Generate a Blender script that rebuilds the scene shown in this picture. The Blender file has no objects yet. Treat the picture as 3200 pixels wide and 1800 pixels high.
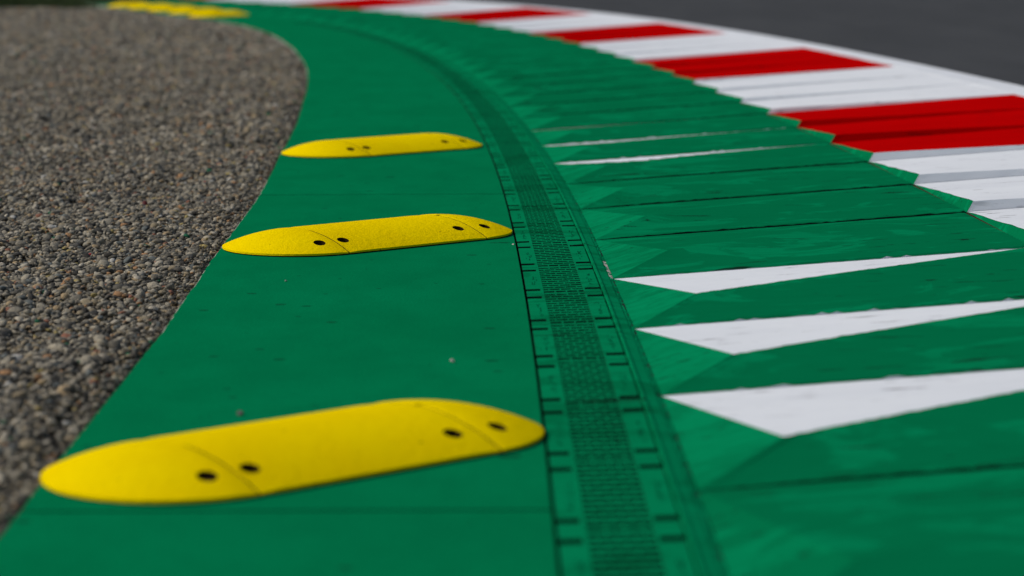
import bpy, bmesh, math, random
import numpy as np
from mathutils import Vector, Matrix

random.seed(7)
rng = np.random.default_rng(7)
R = math.radians
scene = bpy.context.scene
col = scene.collection

# ------------------------------------------------------------------ camera
F_PX, HZ = 8041.0, 192.2                     # focal length in photo pixels, horizon above the frame's top
cam_d = bpy.data.cameras.new('camera')
cam_d.sensor_width = 36.0
cam_d.lens = F_PX / 3200 * 36.0
cam_d.clip_start = 0.05
cam_d.clip_end = 2000
cam_d.dof.use_dof = True
cam_d.dof.focus_distance = 8.2
cam_d.dof.aperture_fstop = 2.5
cam_d.dof.aperture_blades = 9
cam = bpy.data.objects.new('camera', cam_d)
col.objects.link(cam)
pitch = math.atan((900 + HZ) / F_PX)
cam.matrix_world = (Matrix.Translation((0, 0, 1.0)) @ Matrix.Rotation(R(90) - pitch, 4, 'X')
                    @ Matrix.Rotation(-0.0016, 4, 'Z'))
scene.camera = cam

# ------------------------------------------------------------------ sky and sun
SUN_EL, SUN_AZ = R(42), R(-92)               # azimuth from +Y (away from the camera), negative = left
sun_dir = Vector((math.sin(SUN_AZ) * math.cos(SUN_EL), math.cos(SUN_AZ) * math.cos(SUN_EL), math.sin(SUN_EL)))
world = bpy.data.worlds.new('World')
scene.world = world
world.use_nodes = True
wn = world.node_tree
wn.nodes.clear()
sky = wn.nodes.new('ShaderNodeTexSky')
sky.sky_type = 'NISHITA'
sky.sun_disc = False
sky.sun_elevation = SUN_EL
sky.sun_rotation = SUN_AZ
sky.air_density = 1.0
sky.dust_density = 3.0
bg = wn.nodes.new('ShaderNodeBackground')
bg.inputs['Strength'].default_value = 0.082
wo = wn.nodes.new('ShaderNodeOutputWorld')
wn.links.new(sky.outputs[0], bg.inputs['Color'])
wn.links.new(bg.outputs[0], wo.inputs['Surface'])
sun_d = bpy.data.lights.new('sun', 'SUN')
sun_d.energy = 2.3
sun_d.angle = R(2)
sun_d.color = (1.0, 0.96, 0.9)
sun = bpy.data.objects.new('sun', sun_d)
sun.rotation_euler = sun_dir.to_track_quat('Z', 'Y').to_euler()
sun.location = (-20, 30, 30)
col.objects.link(sun)
scene.view_settings.view_transform = 'Standard'
scene.view_settings.look = 'None'
scene.view_settings.exposure = 0.0
scene.view_settings.gamma = 1.0
scene.view_settings.use_curve_mapping = False

# ------------------------------------------------------------------ the bend: arc length s, offset d to the right
DS = 0.05
S = np.arange(-6.0, 62.0, DS)
_t = np.clip(S, 0, 40) / 10
_k = 0.00164 + 0.00877 * _t - 0.00651 * _t**2 + 0.00262 * _t**3 - 0.00015 * _t**4
_h = np.cumsum(_k) * DS
_i0 = int(round(6.0 / DS))
_h += 0.00575 - _h[_i0]
_x = np.cumsum(-np.sin(_h)) * DS
_y = np.cumsum(np.cos(_h)) * DS
_x += 0.0796 - _x[_i0]
_y += 3.5 - _y[_i0]

D_KERB, D_CRACK, D_LINE, D_TRACK = 0.268, 1.514, 2.842, 3.061
S0, PITCH = 1.1175, 0.9891


def heading(s):
    return float(np.interp(s, S, _h))


def pt(s, d, z=0.0):
    h = np.interp(s, S, _h)
    return (float(np.interp(s, S, _x) + math.cos(h) * d), float(np.interp(s, S, _y) + math.sin(h) * d), z)


def z_crack(s):
    return 0.0839 - 0.0103 * (min(max(s, 0), 32) - 5) / 10


def z_track(s):
    return 0.1744 - 0.00985 * (min(max(s, 0), 40) - 12) / 10


def z_foot(s, d):
    if d < D_CRACK:
        t = (d - D_KERB) / (D_CRACK - D_KERB)
        return -0.004 * (1 - t) + z_crack(s) * t
    t = (d - D_CRACK) / (D_LINE - D_CRACK)
    return z_crack(s) * (1 - t) + z_track(s) * t


# ------------------------------------------------------------------ node helpers
class NT:
    def __init__(self, name):
        self.m = bpy.data.materials.new(name)
        self.m.use_nodes = True
        self.t = self.m.node_tree
        self.t.nodes.clear()
        self.out = self.t.nodes.new('ShaderNodeOutputMaterial')
        self.b = self.t.nodes.new('ShaderNodeBsdfPrincipled')
        self.t.links.new(self.b.outputs[0], self.out.inputs[0])
        self.co = self.t.nodes.new('ShaderNodeTexCoord').outputs['Object']

    def n(self, kind, **kw):
        nd = self.t.nodes.new(kind)
        for k, v in kw.items():
            setattr(nd, k, v)
        return nd

    def link(self, a, b):
        self.t.links.new(a, b)

    def mapping(self, scale=(1, 1, 1), rot=(0, 0, 0), loc=(0, 0, 0)):
        m = self.n('ShaderNodeMapping')
        m.inputs['Scale'].default_value = scale
        m.inputs['Rotation'].default_value = rot
        m.inputs['Location'].default_value = loc
        self.link(self.co, m.inputs['Vector'])
        return m.outputs[0]

    def noise(self, scale, detail=4, rough=0.55, vec=None, dist=0.0):
        nd = self.n('ShaderNodeTexNoise')
        nd.inputs['Scale'].default_value = scale
        nd.inputs['Detail'].default_value = detail
        nd.inputs['Roughness'].default_value = rough
        nd.inputs['Distortion'].default_value = dist
        self.link(vec or self.co, nd.inputs['Vector'])
        return nd.outputs['Fac']

    def voronoi(self, scale, vec=None, feature='F1', out='Distance', rnd=1.0, dims='3D'):
        nd = self.n('ShaderNodeTexVoronoi', feature=feature, voronoi_dimensions=dims)
        nd.inputs['Scale'].default_value = scale
        nd.inputs['Randomness'].default_value = rnd
        self.link(vec or self.co, nd.inputs['Vector'])
        return nd.outputs[out]

    def ramp(self, fac, stops, interp='LINEAR'):
        nd = self.n('ShaderNodeValToRGB')
        cr = nd.color_ramp
        cr.interpolation = interp
        while len(cr.elements) < len(stops):
            cr.elements.new(0.5)
        for e, (p, c) in zip(cr.elements, stops):
            e.position = p
            e.color = (c, c, c, 1) if isinstance(c, (int, float)) else (*c, 1)
        self.link(fac, nd.inputs['Fac'])
        return nd.outputs['Color']

    def mix(self, fac, a, b, blend='MIX'):
        nd = self.n('ShaderNodeMix', data_type='RGBA', blend_type=blend)
        for sock, v in ((nd.inputs[0], fac), (nd.inputs[6], a), (nd.inputs[7], b)):
            if isinstance(v, (int, float)):
                sock.default_value = v
            elif isinstance(v, (tuple, list)):
                sock.default_value = (*v, 1)
            else:
                self.link(v, sock)
        return nd.outputs[2]

    def math(self, op, a, b=0.0):
        nd = self.n('ShaderNodeMath', operation=op)
        for sock, v in ((nd.inputs[0], a), (nd.inputs[1], b)):
            if isinstance(v, (int, float)):
                sock.default_value = v
            else:
                self.link(v, sock)
        return nd.outputs[0]

    def bump(self, h, dist=0.002, strength=0.5):
        nd = self.n('ShaderNodeBump')
        nd.inputs['Strength'].default_value = strength
        nd.inputs['Distance'].default_value = dist
        self.link(h, nd.inputs['Height'])
        self.link(nd.outputs[0], self.b.inputs['Normal'])

    def base(self, c):
        if isinstance(c, (tuple, list)):
            self.b.inputs['Base Color'].default_value = (*c, 1)
        else:
            self.link(c, self.b.inputs['Base Color'])

    def rough(self, r, spec=0.3):
        if isinstance(r, (int, float)):
            self.b.inputs['Roughness'].default_value = r
        else:
            self.link(r, self.b.inputs['Roughness'])
        self.b.inputs['Specular IOR Level'].default_value = spec


def m_runoff_green():
    n = NT('green_painted_concrete')
    big = n.noise(1.3, 5, 0.6)
    c = n.mix(n.ramp(big, [(0.3, 0.0), (0.7, 1.0)]), (0.0008, 0.176, 0.064), (0.001, 0.212, 0.080))
    mid = n.noise(6.0, 7, 0.7, n.mapping((1.0, 0.45, 1.0)))
    c = n.mix(n.ramp(mid, [(0.38, 0.5), (0.58, 0.0)]), c, (0.0008, 0.150, 0.056))
    fine = n.noise(160.0, 3, 0.6)
    c = n.mix(n.ramp(fine, [(0.35, 0.6), (0.6, 0.0)]), c, (0.0006, 0.120, 0.045))
    # sparse dark flecks and rubber marks, drawn out sideways
    vec = n.mapping((2.0, 3.3, 0.0))
    wob = n.noise(60.0, 3, 0.6)
    dd = n.math('ADD', n.voronoi(1.0, vec, dims='2D'), n.math('MULTIPLY', n.math('SUBTRACT', wob, 0.5), 0.05))
    pick = n.voronoi(1.0, vec, out='Color', dims='2D')
    sp = n.n('ShaderNodeSeparateColor')
    n.link(pick, sp.inputs[0])
    size = n.math('MULTIPLY', n.math('POWER', sp.outputs[0], 4.0), 0.050)
    spot = n.math('LESS_THAN', dd, size)
    c = n.mix(n.math('MULTIPLY', spot, 0.78), c, (0.004, 0.035, 0.018))
    vec2 = n.mapping((5.5, 9.0, 0.0), loc=(3.1, 1.7, 0))
    d2 = n.math('ADD', n.voronoi(1.0, vec2, dims='2D'), n.math('MULTIPLY', n.math('SUBTRACT', wob, 0.5), 0.08))
    sp2 = n.n('ShaderNodeSeparateColor')
    n.link(n.voronoi(1.0, vec2, out='Color', dims='2D'), sp2.inputs[0])
    s2 = n.math('MULTIPLY', n.math('POWER', sp2.outputs[1], 9.0), 0.09)
    c = n.mix(n.math('MULTIPLY', n.math('LESS_THAN', d2, s2), 0.7), c, (0.006, 0.03, 0.018))
    n.base(c)
    n.rough(0.85, 0.0)
    n.bump(n.math('ADD', n.noise(320.0, 3, 0.6), n.math('MULTIPLY', n.noise(45.0, 3), 0.9)), 0.0012, 0.5)
    return n.m


def m_kerb_green(name='green_kerb_paint', t0=0.54, brush=False):
    n = NT(name)
    rot = (0, 0, 0.12)
    vec = n.mapping((0.55, 1.0, 1.0), rot)
    patch = n.noise(5.0, 6, 0.6, vec, 0.9)
    fine = n.noise(26.0, 5, 0.65, n.mapping((0.45, 1.0, 1.0), rot), 0.5)
    pm = n.math('ADD', patch, n.math('MULTIPLY', n.math('SUBTRACT', fine, 0.5), 0.12))
    c = n.mix(n.ramp(pm, [(t0 - 0.01, 0.0), (t0 + 0.04, 1.0)]), (0.0008, 0.150, 0.057), (0.001, 0.212, 0.083))
    big = n.noise(1.1, 3, 0.5)
    c = n.mix(n.ramp(big, [(0.35, 0.3), (0.65, 0.0)]), c, (0.0006, 0.138, 0.052))
    if brush:
        st = n.noise(60.0, 4, 0.65, n.mapping((0.35, 1.0, 1.0), (0, 0, 0.5)))
        c = n.mix(n.ramp(st, [(0.40, 0.0), (0.66, 0.5)]), c, (0.002, 0.232, 0.096))
    streak = n.noise(34.0, 4, 0.6, n.mapping((0.14, 1.0, 1.0), rot))
    c = n.mix(n.ramp(streak, [(0.36, 0.4), (0.55, 0.0)]), c, (0.0006, 0.130, 0.048))
    ch = n.noise(30.0, 6, 0.6, n.mapping((0.16, 1.0, 1.0), rot), 0.9)
    mask = n.noise(2.6, 3, 0.5)
    chip = n.math('MULTIPLY', n.ramp(ch, [(0.632, 0.0), (0.648, 1.0)]), n.ramp(mask, [(0.44, 0.0), (0.54, 1.0)]))
    c = n.mix(n.math('MULTIPLY', chip, 0.9), c, (0.006, 0.022, 0.014))
    n.base(c)
    n.rough(0.85, 0.0)
    hgt = n.math('ADD', n.math('MULTIPLY', n.noise(140.0, 4, 0.6), 0.5), n.math('MULTIPLY', n.ramp(pm, [(t0, 0.0), (t0 + 0.025, 1.0)]), 0.5))
    hgt = n.math('SUBTRACT', hgt, n.math('MULTIPLY', chip, 1.5))
    n.bump(hgt, 0.0020, 0.55)
    return n.m


def m_paint(name, a, b, dirt, amount=0.5, rough=0.8):
    n = NT(name)
    big = n.noise(3.0, 5, 0.6, n.mapping((0.5, 1.0, 1.0)))
    c = n.mix(n.ramp(big, [(0.35, 0.0), (0.65, 1.0)]), a, b)
    ch = n.noise(30.0, 5, 0.6, n.mapping((0.25, 1.0, 1.0), (0, 0, 0.1)), 0.5)
    msk = n.noise(2.6, 3, 0.5, n.mapping(loc=(4, 2, 1)))
    chip = n.math('MULTIPLY', n.ramp(ch, [(0.615, 0.0), (0.65, 1.0)]), n.ramp(msk, [(0.45, 0.0), (0.56, 1.0)]))
    c = n.mix(n.math('MULTIPLY', chip, amount), c, dirt)
    n.base(c)
    n.rough(rough, 0.0)
    n.bump(n.math('SUBTRACT', n.noise(150.0, 4, 0.6), n.math('MULTIPLY', chip, 1.2)), 0.0015, 0.5)
    return n.m


def m_yellow():
    n = NT('yellow_paint')
    big = n.noise(5.0, 4, 0.6)
    c = n.mix(n.ramp(big, [(0.35, 0.0), (0.65, 1.0)]), (0.84, 0.60, 0.0005), (0.87, 0.645, 0.0005))
    sc = n.noise(70.0, 4, 0.6)
    ms = n.noise(6.0, 3, 0.5, n.mapping(loc=(1, 5, 2)))
    d = n.math('MULTIPLY', n.ramp(sc, [(0.66, 0.0), (0.70, 1.0)]), n.ramp(ms, [(0.47, 0.0), (0.58, 1.0)]))
    c = n.mix(n.math('MULTIPLY', d, 0.8), c, (0.16, 0.095, 0.006))
    n.base(c)
    n.rough(0.7, 0.0)
    n.bump(n.math('ADD', n.noise(170.0, 4, 0.7), n.math('MULTIPLY', n.noise(45.0, 4, 0.6), 1.5)), 0.0026, 0.8)
    return n.m


def m_plain(name, c, rough=0.8, spec=0.2, scale=60.0, var=0.35):
    n = NT(name)
    f = n.noise(scale, 4, 0.6)
    n.base(n.mix(n.ramp(f, [(0.3, 0.0), (0.7, 1.0)]), tuple(x * (1 - var) for x in c), tuple(x * (1 + var) for x in c)))
    n.rough(rough, spec)
    n.bump(f, 0.002, 0.4)
    return n.m


def m_asphalt():
    n = NT('asphalt')
    f = n.noise(220.0, 3, 0.7)
    g = n.noise(1.4, 6, 0.7, n.mapping((1.0, 0.22, 1.0)))
    c = n.mix(n.ramp(g, [(0.3, 0.0), (0.7, 1.0)]), (0.017, 0.018, 0.019), (0.042, 0.0435, 0.045))
    c = n.mix(n.ramp(f, [(0.4, 0.0), (0.7, 0.6)]), c, (0.085, 0.085, 0.085))
    n.base(c)
    n.rough(0.8, 0.25)
    n.bump(n.voronoi(150.0), 0.003, 0.6)
    return n.m


def m_gravel_bed():
    n = NT('gravel_bed')
    v = n.voronoi(70.0, out='Color')
    sp = n.n('ShaderNodeSeparateColor')
    n.link(v, sp.inputs[0])
    c = n.ramp(sp.outputs[0], [(0.0, (0.03, 0.028, 0.025)), (0.5, (0.07, 0.065, 0.055)), (1.0, (0.13, 0.12, 0.10))])
    n.base(c)
    n.rough(0.85, 0.15)
    n.bump(n.math('MULTIPLY', n.voronoi(70.0), -1.0), 0.012, 1.0)
    return n.m


def m_pebble():
    n = NT('pebble')
    oi = n.n('ShaderNodeObjectInfo')
    c = n.ramp(oi.outputs['Random'], [
        (0.0, (0.053, 0.049, 0.040)), (0.10, (0.112, 0.103, 0.081)), (0.24, (0.242, 0.217, 0.164)), (0.36, (0.152, 0.137, 0.104)),
        (0.48, (0.367, 0.329, 0.248)), (0.58, (0.273, 0.243, 0.180)), (0.68, (0.456, 0.405, 0.299)), (0.76, (0.320, 0.261, 0.164)),
        (0.82, (0.448, 0.332, 0.184)), (0.87, (0.530, 0.475, 0.364)), (0.915, (0.415, 0.228, 0.102)), (0.935, (0.145, 0.160, 0.149)),
        (0.965, (0.431, 0.340, 0.123)), (0.98, (0.336, 0.144, 0.084)), (0.988, (0.538, 0.522, 0.465)), (0.996, (0.002, 0.14, 0.06))], 'CONSTANT')
    nz = n.noise(2.2, 4, 0.65)
    c = n.mix(n.ramp(nz, [(0.35, 0.0), (0.65, 1.0)]), n.mix(1.0, c, (0.72, 0.72, 0.72), 'MULTIPLY'), c)
    n.base(c)
    n.rough(0.55, 0.18)
    n.bump(n.noise(9.0, 3), 0.08, 0.4)
    return n.m


GREEN = m_runoff_green()
KGREEN = m_kerb_green()
KBRUSH = m_kerb_green('green_brushed_paint', 0.46, True)
DGREEN = m_kerb_green('green_drain_paint', 0.43)
MARK = m_plain('worn_casting', (0.001, 0.055, 0.024), 0.8, 0.0)
WHITE = m_paint('white_paint', (0.67, 0.70, 0.735), (0.72, 0.75, 0.78), (0.22, 0.22, 0.23), 0.7)
RED = m_paint('red_paint', (0.42, 0.0004, 0.0010), (0.48, 0.0005, 0.0012), (0.16, 0.004, 0.004), 0.5)
YELLOW = m_yellow()
DARK = m_plain('dark_recess', (0.0035, 0.012, 0.0075), 0.75, 0.15)  # near-black iron, joints and gap walls, with recess shade put into the colour
BARE = m_plain('bare_concrete', (0.30, 0.29, 0.26), 0.85, 0.15)
PALEC = m_plain('pale_mortar', (0.40, 0.38, 0.34), 0.85, 0.1)
CRACK = m_plain('old_red_paint', (0.045, 0.012, 0.010), 0.8, 0.15, 90.0, 0.7)
HOLE = m_plain('dark_brown_hole', (0.030, 0.017, 0.006), 0.85, 0.05)  # dark brown walls of bolt holes and section seams
RUST = m_plain('rusty_bolt', (0.05, 0.014, 0.006), 0.7, 0.3)
ASPHALT = m_asphalt()
BED = m_gravel_bed()
PEBBLE = m_pebble()
EARTH = m_plain('sub_base', (0.02, 0.02, 0.018), 0.9, 0.1)
GRASSM = m_plain('grass_ground', (0.022, 0.035, 0.010), 0.9, 0.1, 6.0, 0.4)
BLADE = m_plain('grass_blade', (0.035, 0.06, 0.012), 0.7, 0.2, 3.0, 0.4)


# ------------------------------------------------------------------ object helpers
def mesh_obj(name, verts, faces, mats, fmat=None, parent=None, smooth=False):
    me = bpy.data.meshes.new(name)
    me.from_pydata([tuple(v) for v in verts], [], faces)
    for m in (mats if isinstance(mats, (list, tuple)) else [mats]):
        me.materials.append(m)
    if fmat is not None:
        me.polygons.foreach_set('material_index', fmat)
    if smooth:
        me.polygons.foreach_set('use_smooth', [True] * len(me.polygons))
    me.update()
    o = bpy.data.objects.new(name, me)
    col.objects.link(o)
    if parent is not None:
        o.parent = parent
        o.matrix_parent_inverse = parent.matrix_world.inverted() if parent.type == 'EMPTY' else Matrix()
    return o


def empty(name, loc):
    o = bpy.data.objects.new(name, None)
    o.location = loc
    o.empty_display_size = 0.2
    o.matrix_world = Matrix.Translation(loc)
    col.objects.link(o)
    return o


def tag(o, label=None, cat=None, group=None, kind=None):
    for k, v in (('label', label), ('category', cat), ('group', group), ('kind', kind)):
        if v:
            o[k] = v
    return o


class MB:
    def __init__(self):
        self.v, self.f, self.m = [], [], []

    def face(self, pts, mat=0):
        i = len(self.v)
        self.v += pts
        self.f.append(tuple(range(i, i + len(pts))))
        self.m.append(mat)

    def hexa(self, lo, hi, top=0, side=0, bottom=False):
        """lo, hi: four points each, counter-clockwise from above."""
        self.face(list(hi), top)
        for a in range(4):
            b = (a + 1) % 4
            self.face([lo[a], lo[b], hi[b], hi[a]], side)
        if bottom:
            self.face(list(reversed(lo)), side)

    def sbox(self, s0, s1, d0, d1, zt, depth, top=0, side=0):
        """a box in bend coordinates; zt(s, d) is its upper face."""
        q = [(s0, d0), (s0, d1), (s1, d1), (s1, d0)]
        hi = [pt(s, d, zt(s, d)) for s, d in q]
        lo = [(x, y, z - depth) for x, y, z in hi]
        self.hexa(lo, hi, top, side)

    def build(self, name, mats, parent=None, smooth=False):
        return mesh_obj(name, self.v, self.f, mats, self.m, parent, smooth)


def sweep(mb, prof, s_list, mat=0):
    """prof: (d, z or z(s)) from left to right, upper side."""
    rows = []
    for s in s_list:
        rows.append([pt(s, d, z(s) if callable(z) else z) for d, z in prof])
    for a, b in zip(rows[:-1], rows[1:]):
        for j in range(len(prof) - 1):
            mb.face([a[j], a[j + 1], b[j + 1], b[j]], mat)


def srange(a, b, step):
    return list(np.linspace(a, b, max(2, int(math.ceil((b - a) / step)) + 1)))


# ------------------------------------------------------------------ setting: ground to the horizon
gm = MB()
gm.face([(-700, -300, -0.30), (700, -300, -0.30), (700, 1100, -0.30), (-700, 1100, -0.30)])
tag(gm.build('ground', GRASSM), kind='structure')

# race track: asphalt from the kerb's outer line across the full width, then its far verge
tm = MB()
ts = srange(-5.5, 60, 0.5)
sweep(tm, [(D_TRACK - 0.05, lambda s: z_track(s) - 0.004), (D_TRACK + 4, lambda s: z_track(s) + 0.06), (D_TRACK + 9, lambda s: z_track(s) + 0.10),
           (D_TRACK + 12.5, lambda s: z_track(s) + 0.12)], ts)
tag(tm.build('race_track', ASPHALT), kind='structure')
fm = MB()
sweep(fm, [(D_TRACK + 12.3, lambda s: z_track(s) + 0.122), (D_TRACK + 12.5, lambda s: z_track(s) + 0.124)], ts)
tag(fm.build('far_edge_line', WHITE), kind='structure')
vm = MB()
sweep(vm, [(D_TRACK + 12.5, lambda s: z_track(s) + 0.119), (D_TRACK + 16, lambda s: z_track(s) + 0.05), (D_TRACK + 40, -0.15)], ts)
tag(vm.build('far_verge', GRASSM), kind='structure')

# painted white edge line beside the kerb
lm = MB()
sweep(lm, [(D_LINE - 0.010, lambda s: z_track(s) + 0.002), (D_LINE - 0.008, lambda s: z_track(s) + 0.0046), (D_TRACK - 0.1, lambda s: z_track(s) + 0.004), (D_TRACK, lambda s: z_track(s) + 0.003),
           (D_TRACK + 0.003, lambda s: z_track(s) - 0.006)], srange(-5, 58, 0.33))
tag(lm.build('edge_line', WHITE), kind='structure')

# sub-base under kerbs, drain and slabs
bm_ = MB()
sweep(bm_, [(-1.2, -0.16), (0.0, -0.16), (0.27, -0.12), (D_CRACK, lambda s: z_crack(s) - 0.13), (D_TRACK, lambda s: z_track(s) - 0.13)], srange(-5, 58, 0.5))
tag(bm_.build('sub_base', EARTH), kind='structure')

# ------------------------------------------------------------------ gravel edge line (world x, y)
GE = [(-0.865, -2.5), (-0.865, 1.5), (-0.868, 3.5), (-0.87, 4.26), (-0.873, 4.6), (-0.88, 4.96), (-0.89, 5.6), (-0.90, 6.49), (-0.92, 7.01), (-0.93, 7.53), (-0.95, 8.12),
      (-0.97, 9.11), (-1.0, 10.1), (-1.09, 12.13), (-1.16, 13.71), (-1.29, 15.9), (-1.44, 18.19), (-1.60, 20.13), (-1.83, 22.28),
      (-2.16, 24.86), (-2.62, 27.77), (-3.14, 30.21), (-3.92, 32.76), (-4.69, 34.86), (-5.30, 36.57), (-5.9, 38.4), (-6.35, 39.6), (-6.9, 41.0), (-8.5, 43.0), (-12.6, 44.6), (-15.5, 45.6)]
ge_y = np.array([p[1] for p in GE])
ge_x = np.array([p[0] for p in GE])
# the same edge as offset d over s
_ss, _dd = [], []
P2 = np.c_[_x, _y]
for gx, gy in GE:
    i = int(((P2 - (gx, gy))**2).sum(1).argmin())
    _ss.append(S[i])
    _dd.append((gx - _x[i]) * math.cos(_h[i]) + (gy - _y[i]) * math.sin(_h[i]))
_o = np.argsort(_ss)
ge_s, ge_d = np.array(_ss)[_o], np.array(_dd)[_o]


def d_edge(s):
    return float(np.interp(s, ge_s, ge_d))


# run-off: green slabs with open joints
runoff = empty('runoff_strip', pt(8, -0.45, 0))
tag(runoff, kind='structure')
S_DRAIN_END = 28.2
cuts = [-4.73, 0.95, 6.63, 12.31, 17.99, 23.67, S_DRAIN_END, 33.9, 37.9]
for a, b in zip(cuts[:-1], cuts[1:]):
    mb = MB()
    ss = srange(a + 0.005, b - 0.005, 0.06)
    d1 = -0.0045 if a < S_DRAIN_END - 0.1 else 0.262
    rows = []
    for s in ss:
        e = d_edge(s) + 0.002 * math.sin(s * 3.1) * math.sin(s * 1.3) + rng.normal(0, 0.0007)
        ds_ = [e + 0.005] + list(np.linspace(e + 0.05, d1, 8))
        rows.append([pt(s, e - 0.002, -0.12), pt(s, e, -0.005)] + [pt(s, d, 0.0) for d in ds_] + [pt(s, d1, -0.10)])
    for ri, (r0, r1) in enumerate(zip(rows[:-1], rows[1:])):
        for j in range(len(r0) - 1):
            worn = j == 1 and 3.0 < ss[ri] < 7.2 and rng.random() < 0.75
            mb.face([r0[j], r0[j + 1], r1[j + 1], r1[j]], 1 if (j == 0 or worn) else (0 if j < len(r0) - 2 else 2))
    for r in (rows[0], rows[-1]):
        mb.face(r if r is rows[0] else r[::-1], 2)
    mb.build('slab', [GREEN, BARE, DARK], runoff)

# ------------------------------------------------------------------ drain with cast grates
drain = empty('drain_channel', pt(8, 0.13, -0.02))
tag(drain, 'green painted slotted drain channel running between the run-off and the kerb', 'drain')
DEND = S_DRAIN_END
tr = MB()
sweep(tr, [(-0.004, 0.0 - 0.012), (0.0, -0.09), (0.215, -0.08), (0.219, -0.004)], srange(-4.5, DEND, 0.5))
tr.build('trough', DARK, drain)


def z_gr(s, d):
    return -0.001 + 0.030 * max(d, 0.0)


rail = MB()
sweep(rail, [(0.2195, -0.07), (0.2195, 0.0066), (0.2205, 0.0084), (0.2268, 0.0084), (0.2280, 0.0054), (0.231, 0.0046), (0.2545, 0.0012), (0.2552, 0.0), (0.256, -0.05)],
      srange(-4.5, DEND, 0.2))
rail.build('edge_rail', DGREEN, drain)
mort = MB()
prof_s = srange(-4.5, DEND, 0.03)
rows = []
mi = 0
for s in prof_s:
    j = rng.normal(0, 0.0018, 3)
    rows.append([pt(s, 0.2554, -0.0012), pt(s, 0.2595 + j[1], -0.0015 + 0.5 * j[2]), pt(s, 0.2635 + j[2], -0.0022 + 0.4 * j[0]), pt(s, 0.2685, -0.004)])
for a, b in zip(rows[:-1], rows[1:]):
    dark = rng.random() < 0.22
    sm = prof_s[mi]
    mi += 1
    for q in range(3):
        worn = 4.05 < sm < 4.5 and q > 0 and rng.random() < 0.7
        mort.face([a[q], a[q + 1], b[q + 1], b[q]], 2 if worn else (1 if (dark and q == 2) else 0))
mort.build('mortar_joint', [DGREEN, DARK, PALEC], drain)

GR = 0.591
g0 = 0.787 - GR * 8
n_gr = int((DEND - 0.1 - g0) / GR)
for i in range(n_gr):
    a, b = g0 + i * GR + 0.0015, g0 + (i + 1) * GR - 0.0015
    jz = rng.normal(0, 0.0003)
    ja = rng.normal(0, 0.0008)
    zt = lambda s, d, jz=jz, ja=ja, a=a: z_gr(s, d) + jz + ja * (s - a - 0.3)
    mb = MB()
    near = a < 16
    # notched side plates
    n1, n2, nw = a + 0.056, b - 0.094, 0.038
    for (d0, d1, dn0, dn1) in ((0.0025, 0.052, 0.0025, 0.043), (0.1655, 0.2145, 0.171, 0.2145)):
        for s_a, s_b in ((a, n1), (n1 + nw, n2), (n2 + nw, b)):
            mb.sbox(s_a, s_b, d0, d1, zt, 0.03, 0, 1)
        for nn in (n1, n2):
            if d0 < 0.1:
                mb.sbox(nn, nn + nw, dn1, d1, zt, 0.03, 0, 1)
            else:
                mb.sbox(nn, nn + nw, d0, dn0, zt, 0.03, 0, 1)
    # slotted middle: cross bars and staggered links
    gd0, gd1 = 0.052, 0.1655
    rows_n = 13
    pp = (b - a - 0.016) / rows_n
    low = lambda s, d, zt=zt: zt(s, d) - 0.0006
    for r in range(rows_n + 1):
        s_a = a + r * pp
        w = 0.016 if r in (0, rows_n) else 0.0235
        if r == rows_n:
            s_a = b - 0.016
        if near:
            # slightly uneven paint-clogged edges
            nseg = 7
            for q in range(nseg):
                dq0, dq1 = gd0 + (gd1 - gd0) * q / nseg, gd0 + (gd1 - gd0) * (q + 1) / nseg
                e0, e1 = rng.normal(0, 0.0007, 2)
                mb.sbox(s_a + e0, s_a + w + e1, dq0, dq1, low, 0.028, 0, 1)
        else:
            mb.sbox(s_a, s_a + w, gd0, gd1, low, 0.028, 0, 1)
        if r < rows_n:
            ph = 0.0 if r % 2 == 0 else 0.5
            for q in range(4):
                dl_ = gd0 + (gd1 - gd0) * (q + ph) / 3.5
                if gd0 + 0.004 < dl_ < gd1 - 0.004:
                    mb.sbox(s_a + w, s_a + pp, dl_ - 0.0018, dl_ + 0.0018, low, 0.028, 0, 1)
    g = mb.build('grate', [DGREEN, DARK], drain)  # unpainted sides kept near-black, deepening the shade in the slots
    if near:
        # worn cast lettering, too worn to read: short strokes along both plates
        lt = MB()
        for dc_ in (0.030, 0.193):
            for q in range(16):
                s_c = a + 0.15 + rng.uniform(0, 0.22)
                dd = dc_ + rng.normal(0, 0.004)
                ln = rng.uniform(0.008, 0.035)
                lt.sbox(s_c, s_c + ln, dd - 0.0008, dd + rng.uniform(0.0003, 0.0012),
                        lambda s, d, zt=zt: zt(s, d) + 0.0005, 0.001, 0, 0)
        lo_ = lt.build('cast_mark', MARK, g)
        lo_['kind'] = 'stuff'

def crisp(me, deg, ids=None):
    bm = bmesh.new()
    bm.from_mesh(me)
    lay = bm.faces.layers.int.new('facet')
    bm.faces.ensure_lookup_table()
    if ids is not None:
        for f, q in zip(bm.faces, ids):
            f[lay] = q
    bmesh.ops.remove_doubles(bm, verts=bm.verts, dist=1e-5)
    for f in bm.faces:
        f.smooth = True
    for e in bm.edges:
        if len(e.link_faces) != 2 or e.link_faces[0][lay] != e.link_faces[1][lay] or e.calc_face_angle(0) > R(deg) or e.link_faces[0].material_index != e.link_faces[1].material_index:
            e.smooth = False
    bm.to_mesh(me)
    bm.free()


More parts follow.
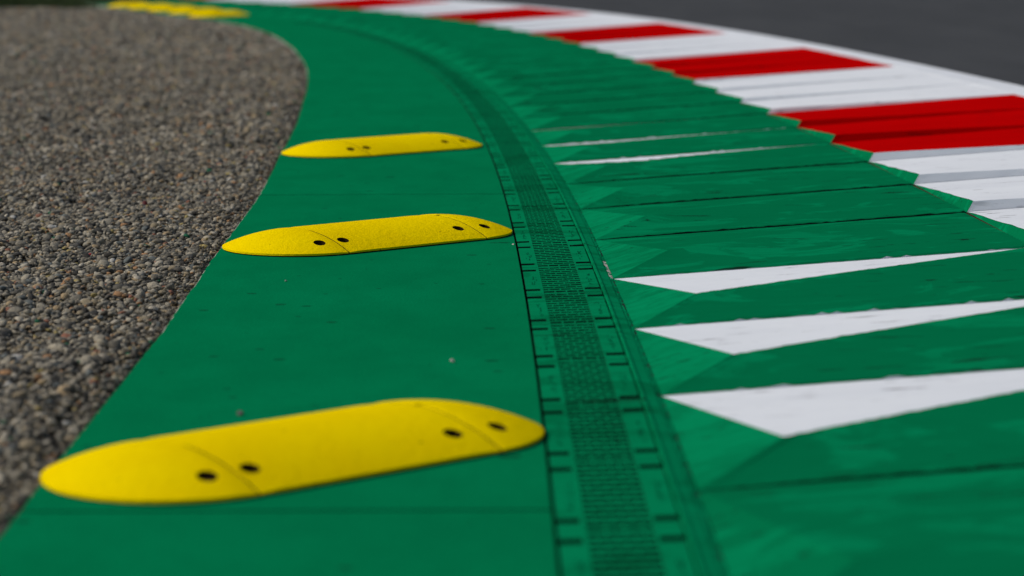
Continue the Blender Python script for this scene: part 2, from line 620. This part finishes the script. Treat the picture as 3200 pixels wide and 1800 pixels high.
# ------------------------------------------------------------------ inner kerb: green serrated blocks
gk = empty('serrated_kerb', pt(8, 0.9, 0.0))
tag(gk, 'green serrated concrete kerb with white painted triangles beside the drain', 'kerb')
GAP = 0.002
RISE = 0.007
APEX_DS, APEX_D, APEX_H = 0.222, 0.449, 0.045
WHITE_K = (0, 1, 2)
K_LO, K_HI = -5, 37
NCOL = 64
for k in range(K_LO, K_HI):
    sa, sb = S0 + k * PITCH + GAP, S0 + (k + 1) * PITCH - GAP
    a_ds = APEX_DS + ({0: 0.0, 1: -0.006, 2: 0.025}.get(k, rng.normal(0, 0.008)))
    mb = MB()
    white = k in WHITE_K
    prev_white = (k - 1) in WHITE_K or (k - 1) in (6, 7)
    near_r = []    # near edge foot / top
    ridge = []
    far = []
    for j in range(NCOL + 1):
        v = j / NCOL
        d = D_KERB + 0.001 + (D_CRACK - 0.004 - D_KERB) * v
        rise = RISE * min(1.0, 0.35 + 3.0 * v)
        near_r.append((d, rise))
        rs = sa + a_ds + (sb - 0.012 - sa - a_ds) * v**0.97
        rd = APEX_D + (D_CRACK - 0.02 - APEX_D) * v
        rh = APEX_H * (1 - v) + 0.003 * v
        jit = rng.normal(0, 0.0011) if (white and 0 < j < NCOL) else 0
        ridge.append(pt(rs + jit * (1 + 2 * (1 - v)), rd, z_foot(rs, rd) + rh))
        # far joint edge: from the drain (v=0) to the crack (v=1)
        far.append(pt(sb, d, z_foot(sb, d)))
    top = [pt(sa + 0.004, d, z_foot(sa, d) + r) for d, r in near_r]
    mid = []
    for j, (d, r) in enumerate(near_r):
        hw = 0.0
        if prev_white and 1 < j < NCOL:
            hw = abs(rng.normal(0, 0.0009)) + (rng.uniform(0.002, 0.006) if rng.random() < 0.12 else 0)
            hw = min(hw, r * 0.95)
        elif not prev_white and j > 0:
            hw = r * min(0.95, max(0.15, 0.62 + rng.normal(0, 0.16)))  # dark joint band, also standing in for the riser's shadow
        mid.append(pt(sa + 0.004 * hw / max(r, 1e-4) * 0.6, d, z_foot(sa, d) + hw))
    foot = [pt(sa, d, z_foot(sa, d) - 0.10) for d, r in near_r]
    FACE_ID = []

    def fa(p, m, q):
        mb.face(p, m)
        FACE_ID.append(q)
    # main facet
    for j in range(NCOL):
        fa([top[j], top[j + 1], ridge[j + 1], ridge[j]], 0, 1)
        fa([mid[j], mid[j + 1], top[j + 1], top[j]], 0, 2)
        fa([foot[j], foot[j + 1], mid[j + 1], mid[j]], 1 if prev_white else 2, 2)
    # drain-side facet
    fa([top[0], ridge[0], far[0]], 4 if k >= 0 else 0, 3)
    # crack-side sliver
    fa([top[-1], far[-1], ridge[-1]], 0, 1)
    # back facet from the ridge down to the far joint
    strip = {6: (0.92, 1.15), 7: (0.5, 0.9), 8: (0.10, 0.5)}.get(k)
    for j in range(NCOL):
        r0, r1, f0, f1 = ridge[j], ridge[j + 1], far[j], far[j + 1]
        if white:
            fa([r0, r1, f1, f0], 1, 5)
        elif strip:
            def cut(r_, f_, jj):
                v = jj / NCOL
                w = strip[0] * max(0.0, 1 - v / strip[1]) * (0.25 + 0.75 * min(1, v * 5)) * (1 + 0.25 * math.sin(jj * 2.1) * math.sin(jj * 0.7)) + (0.02 if v < 0.95 else 0.0)
                return tuple(f_[q] + (r_[q] - f_[q]) * w for q in range(3))
            c0, c1 = cut(r0, f0, j), cut(r1, f1, j + 1)
            fa([r0, r1, c1, c0], 0, 5)
            fa([c0, c1, f1, f0], 1, 5)
        else:
            fa([r0, r1, f1, f0], 0, 5)
    # sides
    low = lambda p: (p[0], p[1], p[2] - 0.10)
    for j in range(NCOL):
        fa([far[j + 1], far[j], low(far[j]), low(far[j + 1])][::-1], 1 if white else 2, 6)
    fa([low(top[0]), top[0], far[0], low(far[0])], 0, 7)
    fa([low(far[-1]), far[-1], top[-1], low(top[-1])], 3, 8)
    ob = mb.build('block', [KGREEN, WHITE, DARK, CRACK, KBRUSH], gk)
    crisp(ob.data, 40, FACE_ID)

# ------------------------------------------------------------------ outer kerb: red and white wedge blocks
sk = empty('striped_kerb', pt(10, 2.2, 0.12))
tag(sk, 'red and white striped sawtooth kerb between the green kerb and the asphalt', 'kerb')
STEP = 0.034


def step_of(k):
    return 0.034 if k < 8 else max(0.017, 0.034 - 0.0055 * (k - 7))


for k in range(K_LO, K_HI):
    sa, sb = S0 + k * PITCH + 0.0015, S0 + (k + 1) * PITCH - 0.0015
    is_red = (k // 3) % 2 == 0
    riser_red = is_red and (k % 3 != 0)
    mb = MB()
    n = 16
    tops, feet, fars = [], [], []
    for j in range(n + 1):
        v = j / n
        d = D_CRACK + 0.004 + (D_LINE - D_CRACK - 0.004) * v
        st = step_of(k) * (1 - v) + 0.004
        inset = 0.022 if j == 0 else 0.0
        jit = rng.normal(0, 0.0008)
        feet.append(pt(sa, d, z_foot(sa, d)))
        tops.append(pt(sa + 0.006 + jit, d + inset, z_foot(sa, d) + st))
        fars.append(pt(sb, d, z_foot(sb, d) + 0.002))
    tm_ = 1 if is_red else 0
    rm_ = 1 if riser_red else 0
    # fine rows so that the brushed left edge of the paint is uneven
    m = 10
    grid = [[tuple(tops[j][q] + (fars[j][q] - tops[j][q]) * (i / m) for q in range(3)) for j in range(n + 1)] for i in range(m + 1)]
    edge = []
    for i in range(m + 1):
        w = (rng.uniform(0.02, 0.16) if k < 9 else rng.uniform(0.02, 0.05)) if 0 < i < m else 0.03
        p0, p1 = grid[i][0], grid[i][1]
        edge.append(tuple(p0[q] + (p1[q] - p0[q]) * w for q in range(3)))
    for i in range(m):
        mb.face([grid[i][0], edge[i], edge[i + 1], grid[i + 1][0]], 2)
        mb.face([edge[i], grid[i][1], grid[i + 1][1], edge[i + 1]], tm_)
        for j in range(1, n):
            mb.face([grid[i][j], grid[i][j + 1], grid[i + 1][j + 1], grid[i + 1][j]], tm_)
    for j in range(n):
        mb.face([feet[j], feet[j + 1], tops[j + 1], tops[j]], rm_)
        lo0, lo1 = (feet[j][0], feet[j][1], feet[j][2] - 0.1), (feet[j + 1][0], feet[j + 1][1], feet[j + 1][2] - 0.1)
        mb.face([lo0, lo1, feet[j + 1], feet[j]], 3)
    # green end face towards the drain
    mb.face([fars[0], feet[0], tops[0]], 2)
    lf = (feet[0][0], feet[0][1], feet[0][2] - 0.1)
    lb = (fars[0][0], fars[0][1], fars[0][2] - 0.1)
    mb.face([lb, lf, feet[0], fars[0]], 3)
    mb.build('block', [WHITE, RED, KGREEN, CRACK], sk)

# ------------------------------------------------------------------ yellow bumps
BR, BL, LIP, BH = 0.254, 0.2935, 0.010, 0.065
ZB = 0.004                                   # underside of the casting, above an added dark foot drawing its shadow line
RC = (BR**2 + (BH - LIP)**2) / (2 * (BH - LIP))


def arc(r):
    r = min(abs(r), BR)
    return LIP + math.sqrt(RC * RC - r * r) - (RC - (BH - LIP))


def ring(nn=40):
    return [-BR + 2 * BR * i / nn for i in range(nn + 1)]


def middle_mesh():
    mb = MB()
    ns = ring()
    xs = np.linspace(-BL + 0.0020, BL - 0.0020, 14)

    def edge_drop(x):
        return -0.0022 if abs(abs(x) - (BL - 0.0020)) < 1e-6 else 0.0
    for x0, x1 in zip(xs[:-1], xs[1:]):
        for a, b in zip(ns[:-1], ns[1:]):
            mb.face([(x0, a, arc(a) + edge_drop(x0)), (x1, a, arc(a) + edge_drop(x1)), (x1, b, arc(b) + edge_drop(x1)), (x0, b, arc(b) + edge_drop(x0))])
        for n_ in (-BR, BR):
            q = [(x0, n_, ZB), (x1, n_, ZB), (x1, n_, arc(n_) + edge_drop(x1)), (x0, n_, arc(n_) + edge_drop(x0))]
            mb.face(q if n_ < 0 else q[::-1])
        mb.face([(x0, BR, ZB), (x1, BR, ZB), (x1, -BR, ZB), (x0, -BR, ZB)])
    for x, sgn in ((xs[0], 1), (xs[-1], -1)):
        poly = [(x, a, arc(a) + edge_drop(x)) for a in ns] + [(x, BR, ZB), (x, -BR, ZB)]
        mb.face(poly if sgn > 0 else poly[::-1], 1)
    return mb


def cap_mesh(sgn):
    mb = MB()
    na, nr = 28, 14
    x_off = BL + 0.0016

    def P(i, j):
        ang = -math.pi / 2 + math.pi * i / na
        r = BR * j / nr
        x, y = r * math.cos(ang), r * math.sin(ang)
        z = arc(r) - (0.0022 if i in (0, na) else 0.0)
        return (sgn * (x_off + x), y, z)

    def add(q):
        mb.face(q if sgn > 0 else q[::-1])
    for i in range(na):
        add([P(i, 0), P(i, 1), P(i + 1, 1)])
        for j in range(1, nr):
            add([P(i, j), P(i, j + 1), P(i + 1, j + 1), P(i + 1, j)])
        a, b = P(i, nr), P(i + 1, nr)
        add([(a[0], a[1], ZB), (b[0], b[1], ZB), b, a])
        c = (sgn * x_off, 0, ZB)
        add([c, (b[0], b[1], ZB), (a[0], a[1], ZB)])
    wall = [P(na, j) for j in range(nr, 0, -1)] + [P(0, j) for j in range(0, nr + 1)]
    wall += [(sgn * x_off, -BR, ZB), (sgn * x_off, BR, ZB)]
    mb.face(wall if sgn > 0 else wall[::-1], 1)
    return mb


HOLES_MID = [(-0.258, -0.178), (0.233, -0.178), (-0.258, 0.178), (0.233, 0.178)]
HOLES_CAP = [(0.352, -0.176), (0.352, 0.176)]


def drilled(mb, name, holes):
    o = mb.build(name, [YELLOW, HOLE])
    bm = bmesh.new()
    bm.from_mesh(o.data)
    bmesh.ops.remove_doubles(bm, verts=bm.verts, dist=1e-6)
    bmesh.ops.recalc_face_normals(bm, faces=bm.faces)
    bm.to_mesh(o.data)
    bm.free()
    cm = bmesh.new()
    for hx, hy in holes:
        bmesh.ops.create_cone(cm, cap_ends=True, segments=20, radius1=0.0195, radius2=0.0212, depth=0.12,
                              matrix=Matrix.Translation((hx, hy, 0.0175 + 0.06)))
    cme = bpy.data.meshes.new('cutter')
    cm.to_mesh(cme)
    cm.free()
    cme.materials.append(YELLOW)
    cme.materials.append(HOLE)
    for p in cme.polygons:
        p.material_index = 1
    co = bpy.data.objects.new('cutter', cme)
    col.objects.link(co)
    md = o.modifiers.new('holes', 'BOOLEAN')
    md.operation = 'DIFFERENCE'
    md.solver = 'EXACT'
    md.object = co
    dg = bpy.context.evaluated_depsgraph_get()
    me = bpy.data.meshes.new_from_object(o.evaluated_get(dg))
    me.name = name
    bpy.data.objects.remove(co)
    bpy.data.objects.remove(o)
    return me


mid_me = drilled(middle_mesh(), 'middle_section', HOLES_MID)
cap_me = {s_: drilled(cap_mesh(s_), 'end_cap', [(s_ * x, y) for x, y in HOLES_CAP]) for s_ in (-1, 1)}
for me in (mid_me, cap_me[-1], cap_me[1]):
    # smooth the dome, keep seams, lip and holes crisp
    bm = bmesh.new()
    bm.from_mesh(me)
    for f in bm.faces:
        f.smooth = True
    for e in bm.edges:
        if len(e.link_faces) == 2 and e.calc_face_angle(0) > R(24):
            e.smooth = False
    bm.to_mesh(me)
    bm.free()
shadow_foot_b = MB()
fo = []
for i in range(48):
    a_ = 2 * math.pi * i / 48
    c_ = BL if math.cos(a_) > 0 else -BL
    fo.append((c_ + (BR - 0.012) * math.cos(a_), (BR - 0.012) * math.sin(a_)))
for i in range(48):
    p_, q_ = fo[i], fo[(i + 1) % 48]
    shadow_foot_b.face([(p_[0], p_[1], -0.004), (q_[0], q_[1], -0.004), (q_[0], q_[1], 0.0045), (p_[0], p_[1], 0.0045)])
shadow_foot_o = shadow_foot_b.build('foot', DARK)  # added inset ring, coloured dark as the bump's contact shadow
shadow_foot_me = shadow_foot_o.data
bpy.data.objects.remove(shadow_foot_o)
bolt_bm = bmesh.new()
bmesh.ops.create_cone(bolt_bm, cap_ends=True, segments=6, radius1=0.0105, radius2=0.0098, depth=0.010)
bolt_me = bpy.data.meshes.new('bolt')
bolt_bm.to_mesh(bolt_me)
bolt_bm.free()
bolt_me.materials.append(RUST)

BUMPS = [(-0.409, 4.938, 42, 'large blurred yellow sausage bump nearest the camera, touching the gravel edge'),
         (-0.472, 8.545, 42, 'sharp yellow sausage bump in the middle, second from the camera'),
         (-0.6115, 12.25, 43.5, 'small yellow sausage bump just beyond the sharp middle one, third from the camera'),
         (-3.83, 33.85, 66, 'first and nearest of the five tiny blurred yellow bumps at the far bend'),
         (-4.30, 35.4, 69, 'second of the five tiny blurred yellow bumps at the far bend'),
         (-4.77, 36.6, 72, 'middle one of the five tiny blurred yellow bumps at the far bend'),
         (-5.22, 37.75, 76, 'fourth of the five tiny blurred yellow bumps at the far bend'),
         (-5.70, 38.75, 80, 'last and leftmost of the five tiny blurred yellow bumps at the far bend')]
for bx, by, ang, lab in BUMPS:
    e = bpy.data.objects.new('sausage_bump', None)
    e.location = (bx, by, 0.0)
    e.rotation_euler = (0, 0, R(ang))
    col.objects.link(e)
    tag(e, lab, 'kerb bump', 'yellow bumps on the green run-off')
    parts = {}
    for nm, me in (('foot', shadow_foot_me), ('middle_section', mid_me), ('end_cap', cap_me[-1]), ('end_cap', cap_me[1])):
        o = bpy.data.objects.new(nm, me)
        col.objects.link(o)
        o.parent = e
        parts[(nm, me.name)] = o
        hs = HOLES_MID if nm == 'middle_section' else [((-1 if me is cap_me[-1] else 1) * x, y) for x, y in HOLES_CAP]
        if by < 14 and nm != 'foot':
            for hx, hy in hs:
                b = bpy.data.objects.new('bolt', bolt_me)
                b.location = (hx, hy, 0.0225)
                col.objects.link(b)
                b.parent = o

# ------------------------------------------------------------------ gravel trap
def gz(x, y):
    return -0.015 + 0.010 * math.sin(x * 2.1 + 0.7 * y) * math.sin(y * 1.3 - x) + 0.008 * math.sin(x * 5.3 - y * 3.1)


def edge_x(y):
    return np.interp(y, ge_y, ge_x)


def gz_arr(x, y):
    return -0.015 + 0.010 * np.sin(x * 2.1 + 0.7 * y) * np.sin(y * 1.3 - x) + 0.008 * np.sin(x * 5.3 - y * 3.1)


bed = MB()
ys = np.concatenate([np.arange(-2.4, 16, 0.15), np.arange(16, 38.3, 0.4)])
rows = []
for y in ys:
    ex = float(edge_x(y)) + 0.05
    us = np.linspace(0, 1, 40) ** 1.6
    rows.append([(ex - u * (ex + 14.0), y, float(gz(ex - u * (ex + 14.0), y)) - 0.012) for u in us])
for a, b in zip(rows[:-1], rows[1:]):
    for j in range(len(a) - 1):
        bed.face([a[j + 1], a[j], b[j], b[j + 1]])
tag(bed.build('gravel_bed', BED, smooth=True), kind='structure')

# pebble shapes
lib = bpy.data.collections.new('pebble_shapes')
for i in range(9):
    bm = bmesh.new()
    bmesh.ops.create_icosphere(bm, subdivisions=2, radius=1.0)
    r2 = np.random.default_rng(100 + i)
    sx, sy, sz = 1.0, r2.uniform(0.6, 0.95), r2.uniform(0.38, 0.66)
    dirs = r2.normal(size=(7, 3))
    dirs /= np.linalg.norm(dirs, axis=1)[:, None]
    cutd = r2.uniform(0.62, 0.95, 7)
    ph = r2.uniform(0, 6, 6)
    for v in bm.verts:
        p = np.array(v.co)
        for dv, cd in zip(dirs, cutd):
            t = p @ dv
            if t > cd:
                p = p - dv * (t - cd) * 0.75
        p *= 1 + 0.07 * math.sin(3 * p[0] + ph[0]) * math.sin(3 * p[1] + ph[1]) + 0.05 * math.sin(5 * p[2] + ph[2])
        v.co = (p[0] * sx, p[1] * sy, p[2] * sz)
    me = bpy.data.meshes.new('pebble_shape')
    bm.to_mesh(me)
    bm.free()
    me.polygons.foreach_set('use_smooth', [True] * len(me.polygons))
    me.materials.append(PEBBLE)
    lib.objects.link(bpy.data.objects.new('pebble_shape', me))


def scatter(y0, y1, dens, size_mul, left_extra):
    area_w = 60.0
    out = []
    yc = y0
    while yc < y1:
        yn = min(yc + 0.5, y1)
        xr = float(edge_x(0.5 * (yc + yn))) + 0.02
        xl = -1600 / F_PX * yn - left_extra
        if xl < xr:
            n = int((xr - xl) * (yn - yc) * dens)
            out.append(np.c_[rng.uniform(xl, xr, n), rng.uniform(yc, yn, n)])
        yc = yn
    p = np.vstack(out)
    sc = np.exp(rng.normal(math.log(0.0081), 0.42, len(p))) * size_mul
    sc = np.clip(sc, 0.0042 * size_mul, 0.024 * size_mul)
    keep = p[:, 0] < edge_x(p[:, 1]) - sc * 0.75
    p, sc = p[keep], sc[keep]
    # finer stones close to the slab edge
    near = (edge_x(p[:, 1]) - p[:, 0]) < 0.07
    sc[near] *= 0.72
    z = gz_arr(p[:, 0], p[:, 1]) + rng.uniform(-0.010, 0.008, len(p)) + np.where(rng.random(len(p)) < 0.05, 0.007, 0)
    return np.c_[p, z], sc


groups = [scatter(2.6, 12.5, 6800, 1.0, 0.5), scatter(12.5, 22.0, 3600, 1.2, 0.6), scatter(22.0, 38.2, 1500, 1.8, 0.9)]
gp = np.vstack([g[0] for g in groups])
gs = np.concatenate([g[1] for g in groups])
me = bpy.data.meshes.new('gravel')
me.vertices.add(len(gp))
me.vertices.foreach_set('co', gp.ravel())
at = me.attributes.new('psize', 'FLOAT', 'POINT')
at.data.foreach_set('value', gs)
rot = np.c_[rng.normal(0, 0.38, len(gp)), rng.normal(0, 0.38, len(gp)), rng.uniform(0, 6.283, len(gp))]
at = me.attributes.new('prot', 'FLOAT_VECTOR', 'POINT')
at.data.foreach_set('vector', rot.ravel())
me.materials.append(PEBBLE)
gravel = bpy.data.objects.new('gravel', me)
col.objects.link(gravel)
tag(gravel, 'loose grey and brown gravel filling the run-off trap', 'gravel', kind='stuff')
ng = bpy.data.node_groups.new('gravel_scatter', 'GeometryNodeTree')
ng.interface.new_socket('Geometry', in_out='INPUT', socket_type='NodeSocketGeometry')
ng.interface.new_socket('Geometry', in_out='OUTPUT', socket_type='NodeSocketGeometry')
gi, go = ng.nodes.new('NodeGroupInput'), ng.nodes.new('NodeGroupOutput')
iop = ng.nodes.new('GeometryNodeInstanceOnPoints')
ci = ng.nodes.new('GeometryNodeCollectionInfo')
ci.inputs['Collection'].default_value = lib
ci.inputs['Separate Children'].default_value = True
ci.inputs['Reset Children'].default_value = True
iop.inputs['Pick Instance'].default_value = True
na1 = ng.nodes.new('GeometryNodeInputNamedAttribute')
na1.data_type = 'FLOAT'
na1.inputs['Name'].default_value = 'psize'
na2 = ng.nodes.new('GeometryNodeInputNamedAttribute')
na2.data_type = 'FLOAT_VECTOR'
na2.inputs['Name'].default_value = 'prot'
rv = ng.nodes.new('FunctionNodeRandomValue')
rv.data_type = 'INT'
rv.inputs[4].default_value = 0
rv.inputs[5].default_value = 8
L = ng.links.new
L(gi.outputs[0], iop.inputs['Points'])
L(ci.outputs[0], iop.inputs['Instance'])
L(rv.outputs[2], iop.inputs['Instance Index'])
L(na2.outputs[0], iop.inputs['Rotation'])
L(na1.outputs[0], iop.inputs['Scale'])
L(iop.outputs[0], go.inputs[0])
gravel.modifiers.new('scatter', 'NODES').node_group = ng

# ------------------------------------------------------------------ grass beyond the trap
gb = MB()
for _ in range(9000):
    if rng.random() < 0.6:
        x, y, z0 = rng.uniform(-11, -5.9), rng.uniform(38.3, 44), -0.03
        if x > np.interp(y, [38.3, 39.6, 41.0, 43], [-6.05, -6.5, -7.0, -8.6]):
            continue
    else:
        sg, dg_ = rng.uniform(38.1, 46), rng.uniform(-1.5, D_LINE - 0.05)
        x, y, z0 = pt(sg, dg_, z_foot(sg, max(dg_, D_KERB)) - 0.02)
    h, w, a = rng.uniform(0.05, 0.13), rng.uniform(0.004, 0.009), rng.uniform(0, 6.28)
    lx, ly = rng.normal(0, 0.04, 2)
    dx, dy = math.cos(a) * w, math.sin(a) * w
    gb.face([(x - dx, y - dy, z0), (x + dx, y + dy, z0), (x + dx * 0.6 + lx * .4, y + dy * 0.6 + ly * .4, z0 + h * 0.6), (x + lx, y + ly, z0 + h)])
tag(gb.build('grass', BLADE), 'dark short grass growing behind the gravel trap', 'grass', kind='stuff')
gv = MB()
gv.face([(-40, 38.2, -0.03), (-5.75, 38.2, -0.03), (-6.8, 41.0, -0.03), (-9.5, 43.2, -0.03), (-15, 46.0, -0.03), (-40, 70, -0.03)])
sweep(gv, [(-3.0, -0.028), (0.0, -0.02), (1.5, lambda s: z_crack(s) - 0.02), (D_LINE, lambda s: z_track(s) - 0.02), (D_TRACK, lambda s: z_track(s) - 0.012)], srange(37.95, 58, 0.5))
tag(gv.build('grass_verge', GRASSM), kind='structure')


# ------------------------------------------------------------------ stray bits
def chip(name, x, y, z, size, mat, label, cat, seed, flat=0.55):
    r2 = np.random.default_rng(seed)
    bm = bmesh.new()
    bmesh.ops.create_icosphere(bm, subdivisions=2, radius=1.0)
    dirs = r2.normal(size=(8, 3))
    dirs /= np.linalg.norm(dirs, axis=1)[:, None]
    for v in bm.verts:
        p = np.array(v.co)
        for dv in dirs:
            t = p @ dv
            if t > 0.7:
                p = p - dv * (t - 0.7)
        v.co = (p[0] * size, p[1] * size * 0.7, p[2] * size * flat)
    me = bpy.data.meshes.new(name)
    bm.to_mesh(me)
    bm.free()
    me.materials.append(mat)
    o = bpy.data.objects.new(name, me)
    o.location = (x, y, z + size * flat * 0.6)
    o.rotation_euler = (r2.normal(0, 0.15), r2.normal(0, 0.15), r2.uniform(0, 6))
    col.objects.link(o)
    tag(o, label, cat)
    return o


def ground_at(px, py):
    """where the photo's pixel (3200 wide) meets the level ground, for placing stray stones"""
    den = py + HZ
    return (px - 1600) / den * 1.0, F_PX / den


REDSTONE = m_plain('dark_red_stone', (0.10, 0.004, 0.006), 0.6, 0.3)
BRIGHTRED = m_plain('red_paint_chip', (0.45, 0.01, 0.02), 0.6, 0.3)
PALE = m_plain('pale_stone', (0.42, 0.40, 0.36), 0.8, 0.2)
GREY = m_plain('grey_stone', (0.10, 0.10, 0.095), 0.8, 0.2)
for px, py, sz, mt, lab, ct, flat, lift in (
        (449, 622, 0.016, REDSTONE, 'dark red stone standing up in the gravel left of the far slab joint', 'stone', 1.1, 0.0),
        (273, 777, 0.008, BRIGHTRED, 'small bright red paint chip lying deep in the gravel', 'paint chip', 0.6, 0.004),
        (679, 770, 0.008, BRIGHTRED, 'small red paint chip at the gravel edge beside the middle bump', 'paint chip', 0.6, 0.004),
        (640, 552, 0.009, BRIGHTRED, 'small red paint chip in the gravel below the third bump', 'paint chip', 0.6, 0.004),
        (1410, 1136, 0.008, PALE, 'pale pebble lying alone on the green run-off beside the drain', 'pebble', 0.6, 0.022),
        (1604, 762, 0.007, PALE, 'pale pebble wedged in the drain gap below the middle bump tip', 'pebble', 0.7, 0.018),
        (887, 878, 0.0045, PALE, 'tiny pale pebble on the green run-off below the middle bump', 'pebble', 0.7, 0.022),
        (1265, 763, 0.0055, GREY, 'tiny dark pebble at the foot of the middle bump', 'pebble', 0.8, 0.022),
        (1082, 768, 0.0065, GREY, 'grey pebble resting at the seam of the middle bump', 'pebble', 0.8, 0.030),
        (735, 1306, 0.009, GREY, 'small dark pebble on the green run-off behind the nearest bump', 'pebble', 0.7, 0.022)):
    gx, gy = ground_at(px, py)
    base = -0.022
    chip('stone' if ct == 'stone' else ct.replace(' ', '_'), gx, gy, base + lift, sz, mt, lab, ct, int(px), flat)
